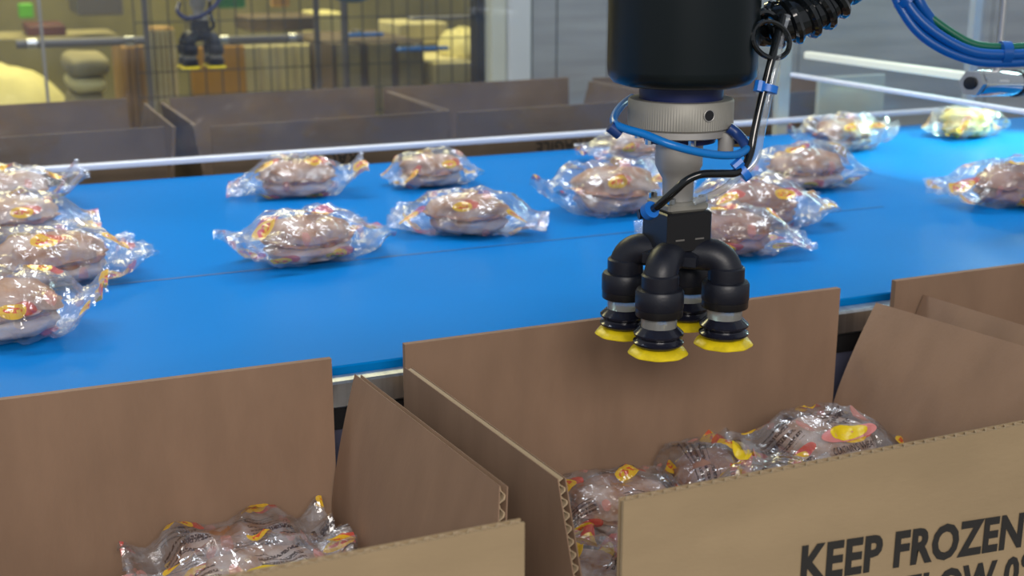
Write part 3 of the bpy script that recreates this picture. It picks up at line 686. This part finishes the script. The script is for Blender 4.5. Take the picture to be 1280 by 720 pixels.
def print_on(sw, var, text, u0, u1, th0, hgt, m='print_dark'):
    "lettering that follows the film"
    me = text_mesh(text, 1.0, 0.01); xs = [v.co.x for v in me.vertices]; ys = [v.co.y for v in me.vertices]; W_ = WR[var]
    for v in me.vertices:
        u = u0 + (u1 - u0) * (v.co.x - min(xs)) / (max(xs) - min(xs)); th = th0 + hgt * (v.co.y - min(ys)) / (max(ys) - min(ys))
        v.co = W_.surf(u, th, 0.0018)
    me.materials.append(M[m]); o = bpy.data.objects.new('lettering', me); COL.objects.link(o); o.parent = sw
def patch(sw, var, u0, u1, th0, th1, m, name, off=0.0008, ell=True):
    W_ = WR[var]; b = MB(); n = 12; g = []
    for i in range(n + 1):
        row = []
        for j in range(n + 1):
            a_, c_ = -1 + 2 * i / n, -1 + 2 * j / n
            if ell: a_, c_ = a_ * math.sqrt(1 - c_ * c_ / 2), c_ * math.sqrt(1 - a_ * a_ / 2)
            row.append(W_.surf((u0 + u1) / 2 + (u1 - u0) / 2 * a_, (th0 + th1) / 2 + (th1 - th0) / 2 * c_, off))
        g.append(row)
    for i in range(n):
        for j in range(n): b.quad(g[i][j], g[i + 1][j], g[i + 1][j + 1], g[i][j + 1])
    me = bpy.data.meshes.new(name); me.from_pydata(b.v, [], b.f); me.materials.append(M[m]); o = bpy.data.objects.new(name, me); COL.objects.link(o); o.parent = sw; return o
TH = math.radians
for idx in (1, 3, 7, 0):
    s_, var, p_ = SW[idx]
    patch(s_, var, -0.34, 0.36, TH(108), TH(132), 'print_pink', 'printed_band', 0.0006)
    patch(s_, var, -0.22, 0.24, TH(106), TH(130), 'print_yellow', 'printed_oval', 0.0010)
print_on(SW[1][0], 1, 'CONTAINS WHEAT', -0.30, 0.26, TH(151), TH(-12))
print_on(SW[7][0], 1, 'SOY, MILK & EGG', -0.42, 0.10, TH(146), TH(-10))

# ------------------------------------------------------------------ cables and sensor on the right
cb = thing('cable_bundle', 'loop of blue cables with one green cable hanging at the top right', 'cables', dep(1200, 60, 1.5))
base = [(1118, -30), (1130, 2), (1152, 32), (1182, 54), (1214, 68), (1246, 72), (1290, 70), (1330, 60)]
for i, (ox, oy, od, m, r) in enumerate(((0, 0, 0, 'blue_cable', 0.0062), (-6, 6, -0.008, 'blue_cable', 0.0055), (5, -8, 0.004, 'blue_cable', 0.0058), (8, -13, -0.006, 'green_cable', 0.0045), (2, -4, -0.014, 'blue_cable', 0.0055))):
    b = MB(); b.tube(spline([dep(x + ox * (1 if x < 1210 else 0.3), y + oy * (0.6 if x < 1140 else 1), 1.42 + od) for (x, y) in base], 8), r, 12); b.build('cable', m, cb, True)
b = MB(); b.tube(spline([dep(1140, -20, 1.41), dep(1150, 4, 1.41), dep(1162, 22, 1.415), dep(1176, 40, 1.42)], 6), 0.006, 12); b.build('cable', 'blue_cable', cb, True)
q = dep(1255, 67, 1.415); b = MB(); rg = []
for s in (-1, 1): rg.append([q + RT * 0.005 * s + DN * 0.0135 * math.cos(k * math.pi / 10) + FW * 0.0165 * math.sin(k * math.pi / 10) for k in range(20)])
b.rings(rg); b.build('cable_tie', 'blue_cable', cb, True)
q = dep(1132, 2, 1.415); b = MB(); rg = []
for s in (-1, 1): rg.append([q + (DN * 0.8 + RT * 0.6) * 0.004 * s + (RT * 0.8 - DN * 0.6) * 0.0125 * math.cos(k * math.pi / 10) + FW * 0.0165 * math.sin(k * math.pi / 10) for k in range(20)])
b.rings(rg); b.build('cable_tie', 'blue_cable', cb, True)
sn = thing('sensor', 'chrome cylindrical sensor hanging at the right above the yellow sandwich', 'sensor', dep(1240, 105, 1.62))
A = dep(1219, 104, 1.60); B_ = dep(1270, 104, 1.68); ax = (B_ - A).normalized()
def cyl(p, q, r, name, m, par, n=28):
    b = MB(); b.tube([p, p + (q - p) * 0.04, q - (q - p) * 0.04, q], r, n, rad=[r * 0.94, r, r, r * 0.94]); return b.build(name, m, par, True)
cyl(A, B_, 0.0165, 'barrel', 'chrome', sn)
cyl(B_ - ax * 0.006, B_ + ax * 0.006, 0.0178, 'end_cap', 'dark_metal', sn)
nut = MB(); nut.tube([A - ax * 0.012, A - ax * 0.001], 0.0165, 6); nut.build('hex_nut', 'steel', sn)
cyl(A - ax * 0.016, A - ax * 0.010, 0.008, 'lens', 'dark_metal', sn)
mid = (A + B_) / 2 - FW * 0.0155; b = MB(); b.tube([mid - ax * 0.014, mid + ax * 0.012], 0.006, 6); b.build('rating_plate', 'white_paint', sn)
b = MB(); b.tube([(A + B_) / 2 + Vector((0, 0, 0.014)), (A + B_) / 2 + Vector((0, 0, 0.60))], 0.005, 10); b.build('hanger_rod', 'steel', sn, True)

# ------------------------------------------------------------------ hall behind the guard
# black and white uprights left of the steel wall
def upright(px0, px1, Y, depth, z1, m, label, nm):
    a_ = at(px0, 60, 1, Y); c_ = at(px1, 60, 1, Y); b = MB(); b.bevel_box(a_.x, c_.x, Y, Y + depth, 0, z1, 0.004)
    return tag(b.build(nm, m), label, 'post')
upright(597, 615, 2.34, 0.06, 2.6, 'black_plastic', 'black upright post between the mesh fence and the white column', 'frame_post')
uc = thing('column', 'white square column left of the steel wall panels', 'column', at(640, 110, 1, 2.28))
a_ = at(616, 60, 1, 2.28); c_ = at(663, 60, 1, 2.28); m_ = at(634, 60, 1, 2.28)
b = MB(); b.bevel_box(a_.x, m_.x, 2.285, 2.34, 0, 2.6, 0.003); b.build('side_strip', 'cream_paint', uc)
b = MB(); b.bevel_box(m_.x + 0.002, c_.x, 2.27, 2.34, 0, 2.6, 0.006); b.build('shaft', 'white_paint', uc)
# mesh fence
YF2 = 3.0
fx0, fx1 = at(170, 60, 1, YF2).x, at(600, 60, 1, YF2).x
fe = thing('mesh_fence', 'dark wire mesh safety fence behind the second gripper', 'fence', ((fx0 + fx1) / 2, YF2, 0))
b = MB(); n = int((fx1 - fx0) / 0.05)
for i in range(n + 1):
    x = fx0 + (fx1 - fx0) * i / n; b.box(x - 0.0018, x + 0.0018, YF2 - 0.002, YF2 + 0.002, 0.1, 2.0)
for k in range(26):
    z = 0.12 + k * 0.075; b.box(fx0, fx1, YF2 - 0.0055, YF2 - 0.002, z - 0.0018, z + 0.0018)
tag(b.build('wire_grid', 'fence_wire', fe), None, kind='stuff')
for px in (185, 398, 432):
    x = at(px, 60, 1, YF2).x; b = MB(); b.box(x - 0.008, x + 0.008, YF2 + 0.002, YF2 + 0.02, 0, 2.05); b.build('post', 'grey_paint', fe)
def htube(px0, px1, py, Y, r, par):
    p, q = at(px0, py + 2, 1, Y), at(px1, py, 1, Y); q.z = p.z = (p.z + q.z) / 2
    b = MB(); b.tube([p, q], r, 16); tb_ = b.build('tube', 'grey_paint', par, True); d = (q - p).normalized()
    for k in (0.12, 0.88):
        m_ = p.lerp(q, k); b = MB(); b.tube([m_ - d * 0.012, m_ + d * 0.012], r * 1.18, 16); b.build('clamp', 'chrome', tb_, True)
htube(266, 378, 48, YF2 - 0.02, 0.0125, fe)
rs = thing('rail_stand', 'thin pale upright rod carrying a grey horizontal tube at the upper left', 'rail', (at(54, 60, 1, 2.6).x, 2.6, 0))
x = at(54, 60, 1, 2.6); b = MB(); b.box(x.x - 0.004, x.x + 0.004, 2.6, 2.61, 0, 2.0); b.build('rod', 'aluminium', rs)
htube(20, 180, 52, 2.62, 0.0115, rs)
# heap of pale cloth
def heap(name, label, cat, px0, px1, py_top, py_bot, Y, m, peak=0.45, seed=1, depth=0.35, drop=0.25):
    a_ = at(px0, py_bot, 1, Y); c_ = at(px1, py_bot, 1, Y); zt = at((px0 + px1) / 2, py_top, 1, Y).z; zb = a_.z
    b = MB(); cx = (a_.x + c_.x) / 2; hw = (c_.x - a_.x) / 2; rr = []
    rows = 12
    for k in range(rows + 1):
        t = k / rows; z = zb - drop + (zt - zb + drop) * math.sin(t * math.pi / 2); s = max(0.04, math.cos(t * math.pi / 2)) ** 0.8
        ring = []
        for j in range(40):
            th = 2 * math.pi * j / 40; r = s * (1 + 0.16 * noise.noise(Vector((math.cos(th) * 1.6, math.sin(th) * 1.6, t * 2 + seed))))
            ring.append((cx + (peak - 0.5) * hw * t + hw * r * math.cos(th), Y + depth * r * math.sin(th), z + 0.02 * noise.noise(Vector((math.cos(th) * 3, math.sin(th) * 3, t * 4 + seed)))))
        rr.append(ring)
    b.rings(rr); return b, (cx, Y, zb - drop)
def stand(px0, px1, Y, z, label, m='grey_paint'):
    a_ = at(px0, 120, 1, Y).x; c_ = at(px1, 120, 1, Y).x
    t = thing('stand', label, 'table', ((a_ + c_) / 2, Y, 0))
    b = MB(); b.box(a_, c_, Y - 0.7, Y + 0.7, z - 0.03, z); b.build('top', m, t)
    for x in (a_ + 0.02, c_ - 0.05):
        for y in (Y - 0.68, Y + 0.65):
            b = MB(); b.box(x, x + 0.03, y, y + 0.03, 0, z - 0.03); b.build('leg', m, t)
b, o_ = heap('cloth_heap', '', '', -90, 100, 82, 140, 4.25, 'cream_cloth', 0.42, 3)
tag(b.build('cloth_heap', 'cream_cloth', None, True, 80), 'rounded heap of pale yellow cloth at the left edge of the hall', 'cloth')
stand(-110, 140, 3.9, o_[2] - 0.012, 'low grey table under the pale cloth heap and the sacks')
# sacks stacked to the right of it
for (px0, px1, py0, py1, Y, m, lab) in ((82, 130, 112, 136, 3.5, 'olive_sack', 'bottom sack of the olive stack'), (84, 128, 92, 114, 3.5, 'cream_cloth', 'pale sack in the middle of the olive stack'), (80, 132, 66, 94, 3.5, 'olive_sack', 'top sack of the olive stack')):
    p = at(px0, py1, 1, Y); q = at(px1, py0, 1, Y); b = MB(); rr = []
    zlo = p.z + 0.008 if py1 < 130 else o_[2] - 0.010
    for k in range(9):
        t = k / 8; s = 0.8 + 0.2 * math.sin(math.pi * t) ** 0.5
        rr.append([((p.x + q.x) / 2 + (q.x - p.x) / 2 * s * math.copysign(abs(math.cos(a)) ** 0.45, math.cos(a)), Y + 0.18 * s * math.copysign(abs(math.sin(a)) ** 0.45, math.sin(a)), zlo + (q.z - zlo) * t + 0.006 * noise.noise(Vector((math.cos(a) * 2, math.sin(a) * 2, t * 3 + px0)))) for a in [2 * math.pi * j / 28 for j in range(28)]])
    b.rings(rr); tag(b.build('sack', m, None, True, 80), lab, 'sack', 'sacks stacked beside the cloth heap')
def slab(name, px0, px1, py0, py1, Y, dy, m, label, cat, floor=False, ribs=0, ribm=None):
    p = at(px0, py1, 1, Y); q = at(px1, py0, 1, Y); z0 = 0.0 if floor else p.z
    t = thing(name, label, cat, ((p.x + q.x) / 2, Y + dy / 2, z0))
    b = MB(); b.bevel_box(p.x, q.x, Y, Y + dy, z0, q.z, min(0.006, (q.x - p.x) / 5, (q.z - z0) / 5)); b.build('body', m, t)
    for k in range(ribs):
        x = p.x + (q.x - p.x) * (k + 0.5) / ribs; b = MB(); wv = (q.x - p.x) / ribs * 0.36; b.box(x - wv, x + wv, Y - 0.012, Y, z0 + 0.01, q.z - 0.01); b.build('plank', ribm or m, t)
    return t
slab('storage_bin', 34, 82, 31, 46, 5.2, 0.3, 'maroon', 'maroon bin on a shelf left of the stack of sacks', 'bin')
slab('shelf_rack', -30, 150, 46, 50, 5.1, 0.5, 'olive_sack', 'olive shelf board under the maroon bin', 'shelf')
slab('green_sign', 24, 41, 4, 23, 5.2, 0.02, 'signal_green', 'bright green square sign at the top left', 'sign')
slab('timber_stack', 158, 180, 56, 135, 3.5, 0.3, 'orange_wood', 'brown timber boards standing left of the mesh fence post', 'timber', True, 4, 'orange_wood')
slab('timber_stack', 193, 218, 34, 135, 3.4, 0.1, 'orange_wood', 'tall yellowish timber boards standing left of the second gripper', 'timber', True, 5, 'pale_carton')
slab('orange_sheet', 243, 306, 56, 140, 3.3, 0.03, 'orange_sheet', 'orange sheet behind the mesh fence and second gripper', 'sheet', True)
slab('carton_stack', 306, 388, 54, 140, 3.9, 0.5, 'pale_carton', 'pale yellow goods stacked behind the mesh fence right of the orange sheet', 'goods', True, 4, 'cream_cloth')
slab('green_board', 272, 306, -14, 11, 4.2, 0.03, 'deep_green', 'dark green board at the top right of the second gripper', 'board')
slab('wood_board', 340, 362, -12, 9, 4.2, 0.03, 'orange_wood', 'small orange board at the top behind the mesh fence', 'board')
slab('crate', 312, 398, 20, 40, 4.3, 0.3, 'brown_machine', 'dark crate above the pale goods behind the fence', 'crate')
mch = slab('machine', 418, 530, 50, 140, 3.6, 0.6, 'brown_machine', 'large brown machine behind the mesh fence, left of the black post', 'machine', True, 3, 'olive_sack')
slab('bright_carton', 400, 432, 16, 58, 4.6, 0.3, 'cream_cloth', 'bright pale carton left of the brown machine', 'carton', True)
b, o2 = heap('goods_heap', '', '', 552, 600, 36, 68, 3.8, 'cream_cloth', 0.5, 8, 0.15, 0.0)
tag(b.build('cloth_heap', 'cream_cloth', None, True, 80), 'small peaked heap of pale cloth beside the black post', 'cloth')
slab('pale_cabinet', 545, 600, 76, 140, 3.55, 0.5, 'pale_carton', 'pale cabinet under the small peaked cloth heap', 'cabinet', True)
slab('steel_beam', 515, 597, 19, 26, 3.0, 0.04, 'aluminium', 'pale horizontal beam above the small cloth heap', 'beam')
for (px0, px1, py0, py1) in ((435, 480, 41, 47), (498, 562, 58, 65)):
    p = at(px0, py1, 1, 3.5); q = at(px1, py0, 1, 3.5); b = MB(); b.bevel_box(p.x, q.x, 3.5, 3.53, p.z, q.z, 0.004); br = b.build('blue_rail', 'blue_tie', mch)
    b = MB(); b.box((p.x + q.x) / 2 - 0.02, (p.x + q.x) / 2, 3.53, 3.62, p.z, p.z + 0.02); b.build('bracket', 'grey_paint', br)
tb = MB(); q = at(440, -6, 1, 2.2); tb.lathe([(0.020, -0.018), (0.045, -0.010), (0.055, 0.004), (0.055, 0.05), (0.05, 1.2)], 32, (q.x, q.y, q.z)); tag(tb.build('hanging_motor', 'teal_paint', None, True), 'round teal motor hanging at the top edge behind the guard', 'motor')
slab('dark_cabinet', 98, 150, -40, 20, 4.8, 0.4, 'grey_paint', 'grey cabinet front at the top left behind the tube rail', 'cabinet')
slab('pale_cabinet', 500, 560, 28, 56, 4.0, 0.3, 'pale_carton', 'blurred pale goods behind the longer blue rail', 'goods')
